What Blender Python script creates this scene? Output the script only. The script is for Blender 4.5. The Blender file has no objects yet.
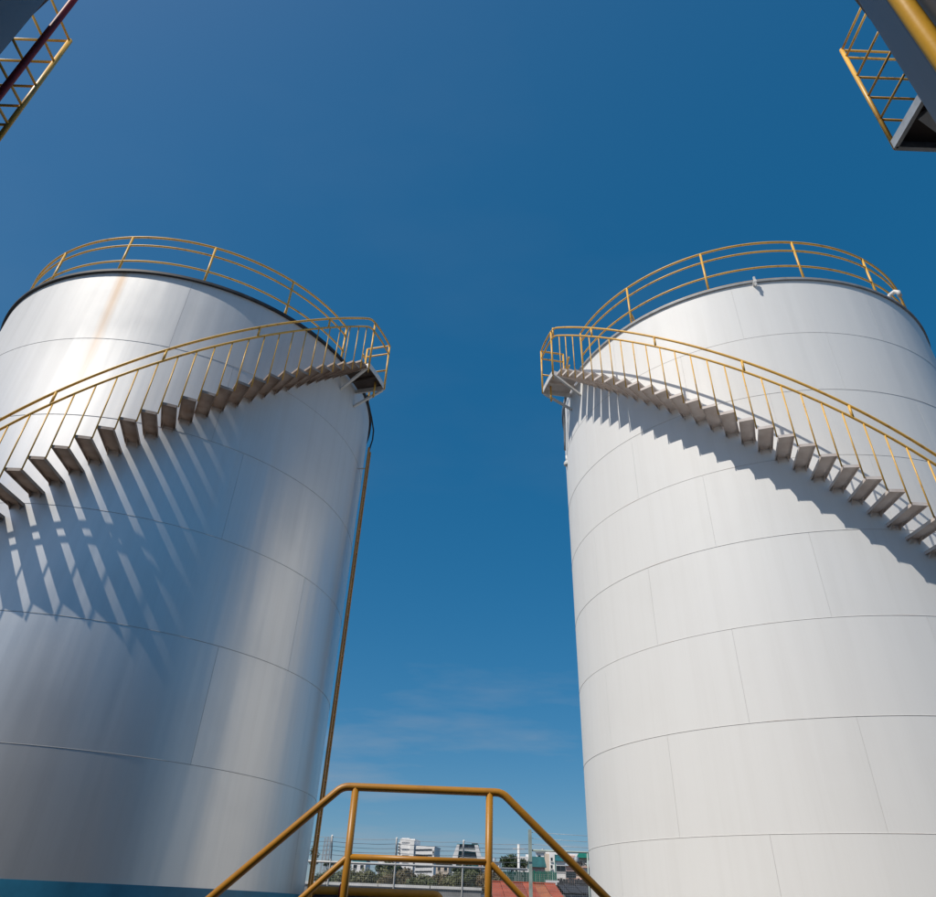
import bpy, math, random
from mathutils import Vector, Matrix
random.seed(11)
rad = math.radians
# ------------------------------------------------------------------ camera, sky, sun
sc = bpy.context.scene
C = sc.collection
EYE = 1.6
PXW, PXH, FPX = 936.0, 897.0, 681.7          # photograph size and focal length in its pixels
CAM_R = Vector((0.9992624, -0.0215439, 0.0317895))
CAM_U = Vector((-0.0384020, -0.5605956, 0.8271988))
CAM_F = Vector((0.0, 0.8278094, 0.5610094))
cd = bpy.data.cameras.new('camera'); cam = bpy.data.objects.new('camera', cd); C.objects.link(cam)
cd.sensor_width = 36; cd.sensor_fit = 'HORIZONTAL'; cd.lens = 36 * FPX / PXW
cd.clip_start = 0.05; cd.clip_end = 6000
m = Matrix((CAM_R, CAM_U, -CAM_F)).transposed().to_4x4(); m.translation = (0, 0, EYE); cam.matrix_world = m
sc.camera = cam

SUN_AZ, SUN_EL = rad(-127.75), rad(51.5)     # azimuth from +Y towards +X
SUN = Vector((math.sin(SUN_AZ) * math.cos(SUN_EL), math.cos(SUN_AZ) * math.cos(SUN_EL), math.sin(SUN_EL)))
w = bpy.data.worlds.new('World'); sc.world = w; w.use_nodes = True
nt = w.node_tree; nt.nodes.clear()
out = nt.nodes.new('ShaderNodeOutputWorld'); bg = nt.nodes.new('ShaderNodeBackground')
sky = nt.nodes.new('ShaderNodeTexSky'); sky.sky_type = 'NISHITA'; sky.sun_disc = False
sky.sun_elevation = SUN_EL; sky.sun_rotation = SUN_AZ % (2 * math.pi); sky.altitude = 0
sky.air_density = 0.7; sky.dust_density = 0.95; sky.ozone_density = 5.0
hsv = nt.nodes.new('ShaderNodeHueSaturation'); hsv.inputs['Saturation'].default_value = 1.96; hsv.inputs['Hue'].default_value = 0.494; hsv.inputs['Value'].default_value = 1.36
gam = nt.nodes.new('ShaderNodeGamma'); gam.inputs[1].default_value = 0.5; nt.links.new(sky.outputs[0], gam.inputs[0])
nt.links.new(gam.outputs[0], hsv.inputs['Color'])
# thin high cirrus, spread over the whole sky
tc = nt.nodes.new('ShaderNodeTexCoord'); sep = nt.nodes.new('ShaderNodeSeparateXYZ'); nt.links.new(tc.outputs['Generated'], sep.inputs[0])
def wmath(op, a, b=None):
    n = nt.nodes.new('ShaderNodeMath'); n.operation = op
    for i, v in enumerate((a, b)):
        if v is None: continue
        if isinstance(v, (int, float)): n.inputs[i].default_value = v
        else: nt.links.new(v, n.inputs[i])
    return n.outputs[0]
zz = wmath('ADD', wmath('MAXIMUM', sep.outputs[2], 0.0), 0.12)
cmb = nt.nodes.new('ShaderNodeCombineXYZ')
nt.links.new(wmath('DIVIDE', sep.outputs[0], zz), cmb.inputs[0]); nt.links.new(wmath('DIVIDE', sep.outputs[1], zz), cmb.inputs[1])
mp = nt.nodes.new('ShaderNodeMapping'); mp.inputs['Rotation'].default_value = (0, 0, rad(20)); mp.inputs['Scale'].default_value = (0.55, 0.9, 1); mp.inputs['Location'].default_value = (11.2, 0.7, 0)
nt.links.new(cmb.outputs[0], mp.inputs[0])
nz = nt.nodes.new('ShaderNodeTexNoise'); nz.inputs['Scale'].default_value = 1.0; nz.inputs['Detail'].default_value = 6; nz.inputs['Roughness'].default_value = 0.55
nt.links.new(mp.outputs[0], nz.inputs['Vector'])
mr = nt.nodes.new('ShaderNodeMapRange'); mr.inputs['From Min'].default_value = 0.53; mr.inputs['From Max'].default_value = 0.78; mr.inputs['To Max'].default_value = 0.7
nt.links.new(nz.outputs['Fac'], mr.inputs['Value'])
mx = nt.nodes.new('ShaderNodeMixRGB'); mx.inputs[2].default_value = (2.2, 2.5, 2.9, 1)
lowr = nt.nodes.new('ShaderNodeMapRange')   # haze clouds lie low, thin wisps above
for i_, v_ in enumerate((0.16, 0.42, 1.0, 0.12)): lowr.inputs[i_ + 1].default_value = v_
nt.links.new(sep.outputs[2], lowr.inputs[0])
nt.links.new(wmath('MULTIPLY', mr.outputs[0], lowr.outputs[0]), mx.inputs[0]); nt.links.new(hsv.outputs[0], mx.inputs[1])
nt.links.new(mx.outputs[0], bg.inputs[0]); bg.inputs[1].default_value = 0.15
nt.links.new(bg.outputs[0], out.inputs[0])
sl = bpy.data.lights.new('sun', 'SUN'); sl.energy = 3.95; sl.angle = rad(0.5); sl.color = (1.0, 0.925, 0.82)
so = bpy.data.objects.new('sun', sl); C.objects.link(so); so.rotation_euler = SUN.to_track_quat('Z', 'Y').to_euler(); so.location = (-20, -15, 30)
sc.view_settings.view_transform = 'Standard'; sc.view_settings.look = 'None'; sc.view_settings.exposure = 0.0; sc.view_settings.gamma = 1.0

def at(u, v, Y):                              # point on the plane y=Y seen at photo pixel (u,v)
    d = CAM_R * ((u - PXW / 2) / FPX) + CAM_U * (-(v - PXH / 2) / FPX) + CAM_F
    return Vector((0, 0, EYE)) + d * (Y / d.y)

# ------------------------------------------------------------------ materials
class NT:
    def __init__(s, name):
        s.mat = bpy.data.materials.new(name); s.mat.use_nodes = True; s.t = s.mat.node_tree
        s.b = s.t.nodes['Principled BSDF']
    def n(s, typ, **kw):
        nd = s.t.nodes.new(typ)
        for k, v in kw.items(): setattr(nd, k, v)
        return nd
    def l(s, a, b): s.t.links.new(a, b)
    def math(s, op, a, b=None, c=None, clamp=False):
        nd = s.n('ShaderNodeMath', operation=op); nd.use_clamp = clamp
        for i, v in enumerate((a, b, c)):
            if v is None: continue
            if isinstance(v, (int, float)): nd.inputs[i].default_value = v
            else: s.l(v, nd.inputs[i])
        return nd.outputs[0]
    def noise(s, scale, stretch=(1, 1, 1), detail=4, coord=None, rough=0.55):
        if coord is None: coord = s.n('ShaderNodeNewGeometry').outputs['Position']
        mpp = s.n('ShaderNodeMapping'); mpp.inputs['Scale'].default_value = stretch; s.l(coord, mpp.inputs[0])
        nn = s.n('ShaderNodeTexNoise'); nn.inputs['Scale'].default_value = scale; nn.inputs['Detail'].default_value = detail; nn.inputs['Roughness'].default_value = rough
        s.l(mpp.outputs[0], nn.inputs['Vector']); return nn.outputs['Fac']
    def rng(s, v, a, b, c, d):
        nd = s.n('ShaderNodeMapRange')
        for i, x in enumerate((a, b, c, d)): nd.inputs[i + 1].default_value = x
        s.l(v, nd.inputs[0]); return nd.outputs[0]
    def mix(s, fac, a, b):
        nd = s.n('ShaderNodeMixRGB')
        for i, v in enumerate((fac, a, b)):
            if isinstance(v, (int, float)): nd.inputs[i].default_value = v
            elif isinstance(v, tuple): nd.inputs[i].default_value = (*v, 1) if len(v) == 3 else v
            else: s.l(v, nd.inputs[i])
        return nd.outputs[0]
    def bump(s, h, strength, dist):
        nd = s.n('ShaderNodeBump'); nd.inputs['Strength'].default_value = strength; nd.inputs['Distance'].default_value = dist
        s.l(h, nd.inputs['Height']); s.l(nd.outputs[0], s.b.inputs['Normal'])
    def set(s, **kw):
        for k, v in kw.items():
            i = s.b.inputs[k.replace('_', ' ')]
            if isinstance(v, (int, float)): i.default_value = v
            elif isinstance(v, tuple): i.default_value = (*v, 1)
            else: s.l(v, i)

def simple(name, col, rough=0.6, var=0.18, scale=6.0, metal=0.0, dark=None, bump=0.0):
    s = NT(name); nz = s.noise(scale)
    c2 = dark or tuple(max(0, c * (1 - 2 * var)) for c in col); c1 = tuple(min(1, c * (1 + var * .4)) for c in col)
    s.set(Base_Color=s.mix(s.rng(nz, 0.3, 0.7, 0, 1), c2, c1), Roughness=rough, Metallic=metal)
    if bump: s.bump(s.noise(scale * 4), bump, 0.01)
    return s.mat

def tank_paint(name, centre, col, dirt, rough, metal, streak=None, oil=0.25, spec=0.5, band=None, dull_top=None):
    s = NT(name); pos = s.n('ShaderNodeNewGeometry').outputs['Position']
    sp = s.n('ShaderNodeSeparateXYZ'); s.l(pos, sp.inputs[0])
    oi = s.n('ShaderNodeObjectInfo').outputs['Random']
    ang = s.math('MULTIPLY', s.math('ARCTAN2', s.math('SUBTRACT', sp.outputs[1], centre[1]), s.math('SUBTRACT', sp.outputs[0], centre[0])), 180 / math.pi)
    # vertical run-off streaks and cloudy soiling
    av = s.n('ShaderNodeCombineXYZ'); s.l(ang, av.inputs[0]); s.l(sp.outputs[2], av.inputs[1])
    n1 = s.noise(0.45, (1, 0.35, 1), 5, av.outputs[0]); n2 = s.noise(0.9, (1, 1, 1), 6)
    n3 = s.noise(2.2, (1, 0.12, 1), 3, av.outputs[0])
    f = s.math('ADD', s.math('MULTIPLY', s.rng(n1, 0.45, 0.8, 0, 1), 0.5), s.math('MULTIPLY', s.rng(n2, 0.5, 0.8, 0, 1), 0.35), clamp=True)
    f = s.math('ADD', f, s.math('MULTIPLY', s.rng(n3, 0.55, 0.8, 0, 1), 0.3), clamp=True)
    c = s.mix(s.math('MULTIPLY', f, 0.55), col, dirt)
    # each plate a hair different
    c = s.mix(s.math('MULTIPLY', oi, 0.06), c, tuple(x * 0.75 for x in col))
    if streak:
        a0, slope, wdt, z0, z1, amt, rcol = streak
        da = s.math('ABSOLUTE', s.math('SUBTRACT', ang, s.math('ADD', a0, s.math('MULTIPLY', s.math('SUBTRACT', sp.outputs[2], z1), slope))))
        mask = s.math('MULTIPLY', s.rng(da, wdt * .15, wdt, 1, 0), s.rng(sp.outputs[2], z0, z1, 0.0, 1))
        mask = s.math('MULTIPLY', mask, s.rng(n3, 0.2, 0.6, 0.55, 1.0))
        c = s.mix(s.math('MULTIPLY', mask, amt), c, rcol)
    if band:
        z0, z1, bcol = band
        mk = s.math('MULTIPLY', s.math('GREATER_THAN', sp.outputs[2], z0), s.math('LESS_THAN', sp.outputs[2], z1))
        c = s.mix(mk, c, bcol)
    ro_, me_ = rough, metal
    if dull_top:                                   # upper courses dulled to soften the sun highlight, lower courses glossy aluminium paint
        k = s.rng(s.math('ADD', sp.outputs[2], s.math('MULTIPLY', s.math('SUBTRACT', n1, .5), 1.5)), dull_top[0], dull_top[1], 0, 1)
        me_ = s.math('MULTIPLY_ADD', k, dull_top[2] - metal, metal); ro_ = s.math('MULTIPLY_ADD', k, dull_top[3] - rough, rough)
    s.set(Base_Color=c, Roughness=s.math('ADD', ro_, s.math('MULTIPLY', n2, 0.12)), Metallic=me_)
    s.b.inputs['Specular IOR Level'].default_value = spec
    # plates are never quite true: soft vertical buckling plus paint texture
    o1 = s.noise(0.16, (1, 1.1, 1), 2, av.outputs[0]); o2 = s.noise(60, (1, 1, 1), 2)
    hgt = s.math('ADD', s.math('MULTIPLY', o1, 1.0), s.math('MULTIPLY', o2, 0.004))
    s.bump(hgt, 1.0, 0.02 * oil)
    return s.mat

LC = Vector((-6.1035, 12.2297)); RC = Vector((5.9992, 12.1841)); R = 3.84; K = R / 4.57
NLC = Vector((-4.45, -1.50)); NRC = Vector((4.53, -1.256))
M_L = tank_paint('silver_white_tank_paint', LC, (0.70, 0.705, 0.71), (0.52, 0.52, 0.52), 0.36, 0.82, dull_top=(6.3, 9.5, .31, .58), streak=(-91.6, -0.44, 1.9, 7.3, 10.8, 0.62, (0.55, 0.33, 0.14)), oil=0.55)
M_R = tank_paint('white_tank_paint', RC, (0.80, 0.805, 0.80), (0.67, 0.665, 0.65), 0.5, 0.0, oil=0.4)
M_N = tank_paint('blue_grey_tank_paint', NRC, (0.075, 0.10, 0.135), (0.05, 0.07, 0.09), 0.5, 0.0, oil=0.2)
M_BAND = simple('blue_band_paint', (0.03, 0.22, 0.36), 0.45, 0.15, 3)

def weld(name, col, rust):
    s = NT(name); n = s.noise(1.6, (1, 1, 5), 5); n2 = s.noise(25)
    s.set(Base_Color=s.mix(s.rng(n, 0.55, 0.72, 0, rust), s.mix(n2, col, tuple(c * .7 for c in col)), (0.34, 0.15, 0.06)), Roughness=0.7)
    s.bump(n2, 0.4, 0.01); return s.mat
M_WL = weld('silver_weld', (0.46, 0.47, 0.48), 0.5); M_WR = weld('white_weld', (0.70, 0.69, 0.67), 0.7)

def yellow(name, col, wear=0.5):
    s = NT(name); n = s.noise(9, detail=6); n2 = s.noise(45); n3 = s.noise(1.5)
    c = s.mix(s.rng(n3, 0.3, 0.7, 0, 1), col, tuple(x * .78 for x in col))
    c = s.mix(s.math('MULTIPLY', s.rng(n, 0.56, 0.7, 0, 1), wear), c, (0.22, 0.085, 0.03))
    s.set(Base_Color=c, Roughness=0.42); s.bump(n2, 0.15, 0.003); return s.mat
M_Y = yellow('yellow_rail_paint', (0.86, 0.49, 0.085)); M_YO = yellow('ochre_rail_paint', (0.48, 0.215, 0.016), 0.25)
M_YL = yellow('brown_ochre_ladder_paint', (0.62, 0.27, 0.035), 0.3)
M_YP = yellow('bright_yellow_pipe_paint', (0.92, 0.50, 0.03), 0.1)
M_RED = simple('maroon_pipe_paint', (0.34, 0.014, 0.012), 0.5, 0.2)
M_TREAD_L = simple('shaded_tread_paint', (0.40, 0.34, 0.30), 0.6, 0.16, 5, dark=(0.26, 0.19, 0.15))  # same tread paint on both stairs; this copy has shade in its brown
M_TREAD_R = simple('bounce_lit_tread_paint', (0.72, 0.66, 0.62), 0.6, 0.12, 5, dark=(0.60, 0.52, 0.47))  # copy lightened for the bounce off the sunlit white shell
M_WHITE = simple('white_steel_paint', (0.74, 0.73, 0.71), 0.5, 0.08, 8)
M_GALV = simple('galvanised_steel', (0.55, 0.57, 0.58), 0.45, 0.12, 12, metal=0.4)
M_DARK = simple('dark_bitumen_lip', (0.045, 0.05, 0.06), 0.6, 0.25, 6)
M_LIPR = simple('grey_lip_paint', (0.33, 0.35, 0.37), 0.6, 0.15, 6)
M_ROOF = simple('roof_plate_paint', (0.6, 0.6, 0.6), 0.6, 0.12, 2)
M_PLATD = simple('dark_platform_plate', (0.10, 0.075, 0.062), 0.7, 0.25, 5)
M_BLACK = simple('black_rubber', (0.02, 0.02, 0.022), 0.55, 0.2)
M_GROUND = simple('dusty_concrete_ground', (0.085, 0.075, 0.065), 0.9, 0.25, 0.6, bump=0.3)
M_BUND = simple('charcoal_bund_wall', (0.035, 0.035, 0.045), 0.85, 0.3, 3)
M_CONC = simple('grey_concrete', (0.30, 0.30, 0.30), 0.85, 0.2, 2)
M_COPE = simple('white_coping', (0.86, 0.85, 0.82), 0.8, 0.12, 2)
M_BARK = simple('bark', (0.12, 0.085, 0.06), 0.9, 0.3, 4)
M_GLASS = simple('dark_window_glass', (0.02, 0.03, 0.04), 0.15, 0.3, 0.5)
M_WHB = simple('white_render', (0.84, 0.83, 0.82), 0.8, 0.06, 0.3)
M_CREAM = simple('cream_render', (0.66, 0.56, 0.46), 0.8, 0.1, 0.3)
M_PINK = simple('pink_render', (0.62, 0.40, 0.34), 0.8, 0.1, 0.3)
M_GREENR = simple('green_sheet_roof', (0.015, 0.20, 0.13), 0.5, 0.2, 0.7)
M_TEAL = simple('teal_sheet_roof', (0.03, 0.16, 0.17), 0.5, 0.2, 0.7)
M_DGREEN = simple('dark_green_sheet', (0.02, 0.10, 0.075), 0.6, 0.25, 0.8)
M_RUSTR = simple('orange_red_roof', (0.46, 0.10, 0.045), 0.75, 0.22, 0.8)
M_RUST2 = simple('faded_orange_roof', (0.52, 0.17, 0.07), 0.8, 0.25, 0.9)
M_RUST3 = simple('dark_rust_roof', (0.33, 0.075, 0.04), 0.8, 0.25, 0.9)
M_CHAR = simple('charcoal_roof', (0.05, 0.05, 0.055), 0.7, 0.25, 0.6)
M_GPOST = simple('pale_green_gate_paint', (0.42, 0.50, 0.46), 0.5, 0.15, 4)

def leaf(name, a, b):
    s = NT(name); oi = s.noise(0.9); s.set(Base_Color=s.mix(s.rng(oi, .35, .65, 0, 1), a, b), Roughness=0.6); return s.mat
M_LEAF = leaf('leaf_dark', (0.025, 0.05, 0.018), (0.06, 0.085, 0.03))
M_OLIVE = leaf('leaf_olive', (0.05, 0.075, 0.02), (0.12, 0.115, 0.04))
M_DRY = leaf('leaf_dry', (0.09, 0.085, 0.035), (0.17, 0.12, 0.06))

# ------------------------------------------------------------------ mesh helpers
class MB:
    def __init__(s): s.v = []; s.f = []; s.sm = []
    def face(s, pts, smooth=False):
        i = len(s.v); s.v += [tuple(p) for p in pts]; s.f.append(tuple(range(i, i + len(pts)))); s.sm.append(smooth)
    def hexa(s, p):                              # 8 corners: bottom ring then top ring
        i = len(s.v); s.v += [tuple(q) for q in p]
        for q in ((0, 3, 2, 1), (4, 5, 6, 7), (0, 1, 5, 4), (1, 2, 6, 5), (2, 3, 7, 6), (3, 0, 4, 7)):
            s.f.append(tuple(i + k for k in q)); s.sm.append(False)
        return s
    def box(s, x0, x1, y0, y1, z0, z1):
        return s.hexa([(x0, y0, z0), (x1, y0, z0), (x1, y1, z0), (x0, y1, z0), (x0, y0, z1), (x1, y0, z1), (x1, y1, z1), (x0, y1, z1)])
    def bar(s, a, b, wd, ht, up=(0, 0, 1)):
        a = Vector(a); b = Vector(b); d = (b - a).normalized(); u = Vector(up)
        if abs(d.dot(u)) > .99: u = Vector((1, 0, 0))
        x = d.cross(u).normalized(); y = x.cross(d)
        ring = [x * sx * wd / 2 + y * sy * ht / 2 for sx, sy in ((-1, -1), (1, -1), (1, 1), (-1, 1))]
        return s.hexa([a + r for r in ring] + [b + r for r in ring])
    def tube(s, pts, r, n=8, closed=False, cap=True):
        pts = [Vector(p) for p in pts]; N = len(pts); i0 = len(s.v); prev = None
        for k in range(N):
            if closed: d = pts[(k + 1) % N] - pts[k - 1]
            else: d = pts[min(k + 1, N - 1)] - pts[max(k - 1, 0)]
            d.normalize()
            if prev is None: prev = Vector((0, 0, 1)) if abs(d.z) < .9 else Vector((1, 0, 0))
            x = d.cross(prev).normalized(); y = x.cross(d).normalized(); prev = y
            for j in range(n):
                t = 2 * math.pi * j / n; s.v.append(tuple(pts[k] + x * (r * math.cos(t)) + y * (r * math.sin(t))))
        for k in range(N if closed else N - 1):
            a = i0 + k * n; b = i0 + ((k + 1) % N) * n
            for j in range(n):
                s.f.append((a + j, b + j, b + (j + 1) % n, a + (j + 1) % n)); s.sm.append(True)
        if not closed and cap:
            s.f.append(tuple(i0 + j for j in range(n))); s.sm.append(False)
            s.f.append(tuple(i0 + (N - 1) * n + j for j in reversed(range(n)))); s.sm.append(False)
        return s
    def ring(s, c, prof, n=200, a0=0, a1=360):   # revolve closed profile [(r,z)] about vertical axis through c, flat-sided corners
        full = abs(a1 - a0 - 360) < 1e-6; P = len(prof)
        for q in range(P):
            p0 = prof[q]; p1 = prof[(q + 1) % P]; i0 = len(s.v); cnt = n if full else n + 1
            for k in range(cnt):
                t = rad(a0 + (a1 - a0) * k / n); cs, sn = math.cos(t), math.sin(t)
                s.v.append((c[0] + p0[0] * cs, c[1] + p0[0] * sn, p0[1])); s.v.append((c[0] + p1[0] * cs, c[1] + p1[0] * sn, p1[1]))
            for k in range(n):
                a = i0 + 2 * k; b = i0 + 2 * ((k + 1) % cnt); s.f.append((a, b, b + 1, a + 1)); s.sm.append(True)
        if not full:
            for k in (0, n):
                t = rad(a0 + (a1 - a0) * k / n); s.face([(c[0] + r_ * math.cos(t), c[1] + r_ * math.sin(t), z_) for r_, z_ in prof])
        return s
    def mesh(s, name, mat):
        me = bpy.data.meshes.new(name); me.from_pydata(s.v, [], s.f); me.polygons.foreach_set('use_smooth', s.sm)
        me.materials.append(mat); me.update(); return me
    def build(s, name, mat, parent=None, **tags):
        return link(name, s.mesh(name, mat), parent, **tags)
def tag(o, label=None, cat=None, group=None, kind=None):
    for k, v in (('label', label), ('category', cat), ('group', group), ('kind', kind)):
        if v: o[k] = v
    return o
def link(name, me, parent=None, **tags):
    o = bpy.data.objects.new(name, me); C.objects.link(o)
    if parent: o.parent = parent
    return tag(o, **tags)
def thing(name, loc, label, cat, group=None):
    o = bpy.data.objects.new(name, None); C.objects.link(o); o.location = loc; o.empty_display_size = .3
    return tag(o, label, cat, group)
def P(c, th, r, z):                              # local polar point about c
    t = rad(th); return Vector((c[0] + r * math.cos(t), c[1] + r * math.sin(t), z))
O2 = (0, 0)

# ------------------------------------------------------------------ setting
MB().box(-2500, 2500, -2500, 2500, -0.3, 0).build('ground', M_GROUND, kind='structure')

# ------------------------------------------------------------------ far tanks
def arc_plate(arc, h, gap, r=R, t=0.012, n=40):
    b = MB(); half = arc / 2 - math.degrees(gap / 2 / r); z0, z1 = gap / 2, h - gap / 2
    i0 = 0
    for k in range(n + 1):
        th = -half + 2 * half * k / n
        b.v += [tuple(P(O2, th, r, z0)), tuple(P(O2, th, r, z1))]
    for k in range(n): b.f.append((2 * k, 2 * k + 2, 2 * k + 3, 2 * k + 1)); b.sm.append(True)
    for zz_, flip in ((z0, 0), (z1, 1)):
        for k in range(n):
            ta, tb = -half + 2 * half * k / n, -half + 2 * half * (k + 1) / n
            q = [P(O2, ta, r, zz_), P(O2, tb, r, zz_), P(O2, tb, r - t, zz_), P(O2, ta, r - t, zz_)]
            b.face(q if flip else q[::-1])
    for th, flip in ((-half, 0), (half, 1)):
        q = [P(O2, th, r - t, z0), P(O2, th, r, z0), P(O2, th, r, z1), P(O2, th, r - t, z1)]
        b.face(q[::-1] if flip else q)
    return b

def make_tank(c, label, levels, nplate, offs, mats, rails, posts, lip, gap_angle, lipmat, toe, seam):
    mp_, mw, my = mats
    T = thing('storage_tank', (c[0], c[1], 0), label, 'tank', 'storage tanks')
    zt = levels[0]
    MB().ring(O2, [(R - .02, 0.02), (R - .004, 0.02), (R - .004, zt - .01), (R - .02, zt - .01)], 240).build('weld_seam', mw, T)
    arc = 360 / nplate; cache = {}
    for ci in range(len(levels) - 1):
        z1, z0 = levels[ci], levels[ci + 1]; h = z1 - z0; key = (round(h, 3), ci % 2)
        if key not in cache: cache[key] = arc_plate(arc, h, seam, R + (0.0008 if ci % 2 else 0)).mesh('shell_plate', mp_)
        if ci:
            MB().tube([P(O2, 1.5 * k, R + .001, z1) for k in range(240)], .0036, 6, closed=True).build('weld_bead', mw, T)
        for k in range(nplate):
            o = link('shell_plate', cache[key], T); o.location = (0, 0, z0); o.rotation_euler = (0, 0, rad(offs[ci] + arc / 2 + arc * k))
    # roof cone and eave lip
    b = MB(); n = 120
    for k in range(n):
        a, d = 360 * k / n, 360 * (k + 1) / n; b.face([P(O2, a, R + .03, zt + .012), P(O2, d, R + .03, zt + .012), (0, 0, zt + .35)], True)
    b.build('roof', M_ROOF, T)
    ov, th_ = lip
    MB().ring(O2, [(R - .03, zt - .002), (R + ov, zt - .002), (R + ov, zt + th_), (R - .03, zt + th_)], 240).build('eave_lip', lipmat, T)
    MB().ring(O2, [(R + .02, 0.0), (R + .12, 0.0), (R + .12, .03), (R + .02, .03)], 160).build('base_ring', mp_, T)
    # roof safety rail, open at the stair landing
    rr = 4.45 * K; g0, g1 = gap_angle
    for nm, dz, rd in zip(('top_rail', 'second_rail', 'middle_rail'), rails, (.021, .018, .018)):
        N = 150; MB().tube([P(O2, g1 + (g0 + 360 - g1) * k / N, rr, zt + dz) for k in range(N + 1)], rd, 8).build(nm, my, T)
    pm = MB().tube([(0, 0, .01), (0, 0, rails[0])], .022, 8).mesh('rail_post', my)
    for a in posts:
        o = link('rail_post', pm, T); o.location = P(O2, a, rr, zt)
    if toe:
        MB().ring(O2, [(R - .02, zt + th_ + .002), (R + .012, zt + th_ + .002), (R + .012, zt + th_ + .03), (R - .02, zt + th_ + .03)], 200).build('toe_strip', my, T)
    return T

lv_L = [10.765, 9.19, 7.63, 6.085, 4.555, 3.03, 1.49, 0.03]
lv_R = [11.19, 9.91, 8.672, 7.42, 6.172, 4.93, 3.695, 2.458, 1.22, 0.03]
TL = make_tank(LC, 'silver-white storage tank with a dark rim and an ochre ladder up its side', lv_L, 4, [-73.8, -58, -50, -25, -44.8, -8, -30], (M_L, M_WL, M_Y), (1.085, .855, .43),
               [-118.6 - 23.85 * k for k in range(1, 10)] + [-118.6, -94.9, -71.6, -47.9, -24.2], (.05, .05), (-23.5, -11), M_DARK, False, .004)
TR = make_tank(RC, 'plain matt white storage tank with a grey rim', lv_R, 10, [-74, -90.2, -71.7, -126.3, -107.5, -126.3, -108, -126.5, -108], (M_R, M_WR, M_Y), (1.17, .925, .50),
               [-163.6, -139.5, -115.5, -89.7, -65.8] + [-65.8 + 23.9 * k for k in range(1, 10)], (.035, .045), (-176, -163), M_LIPR, True, .003)
# blue painted band round the foot of the silver tank
MB().ring(O2, [(R + .004, 1.56), (R + .0075, 1.56), (R + .0075, 1.725), (R + .004, 1.725)], 240).build('blue_band', M_BAND, TL)
# stay behind one rail post and small roof fittings
MB().tube([P(O2, -47.9, 4.45 * K, 10.79 + .5), P(O2, -47.5, 4.25 * K, 10.82)], .016, 6).build('post_stay', M_Y, TL)
MB().tube([P(O2, -139.5, 4.45 * K, 11.2 + .5), P(O2, -139.0, 4.22 * K, 11.25)], .016, 6).build('post_stay', M_Y, TR)
zt = 11.19
MB().tube([P(O2, -60.5, R - .1, zt + .05), P(O2, -60.5, R - .1, zt + .22), P(O2, -60.5, R - .05, zt + .3), P(O2, -60.5, R + .05, zt + .31), P(O2, -60.5, R + .1, zt + .25), P(O2, -60.5, R + .1, zt + .15)], .04, 10).build('vent_elbow', M_WHITE, TR)
MB().bar(P(O2, -104, R + .0, zt - .05), P(O2, -104, R + .12, zt - .05), .05, .05).bar(P(O2, -104, R + .1, zt - .16), P(O2, -104, R + .1, zt + .06), .03, .03).build('rim_bracket', M_WHITE, TR)

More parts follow.
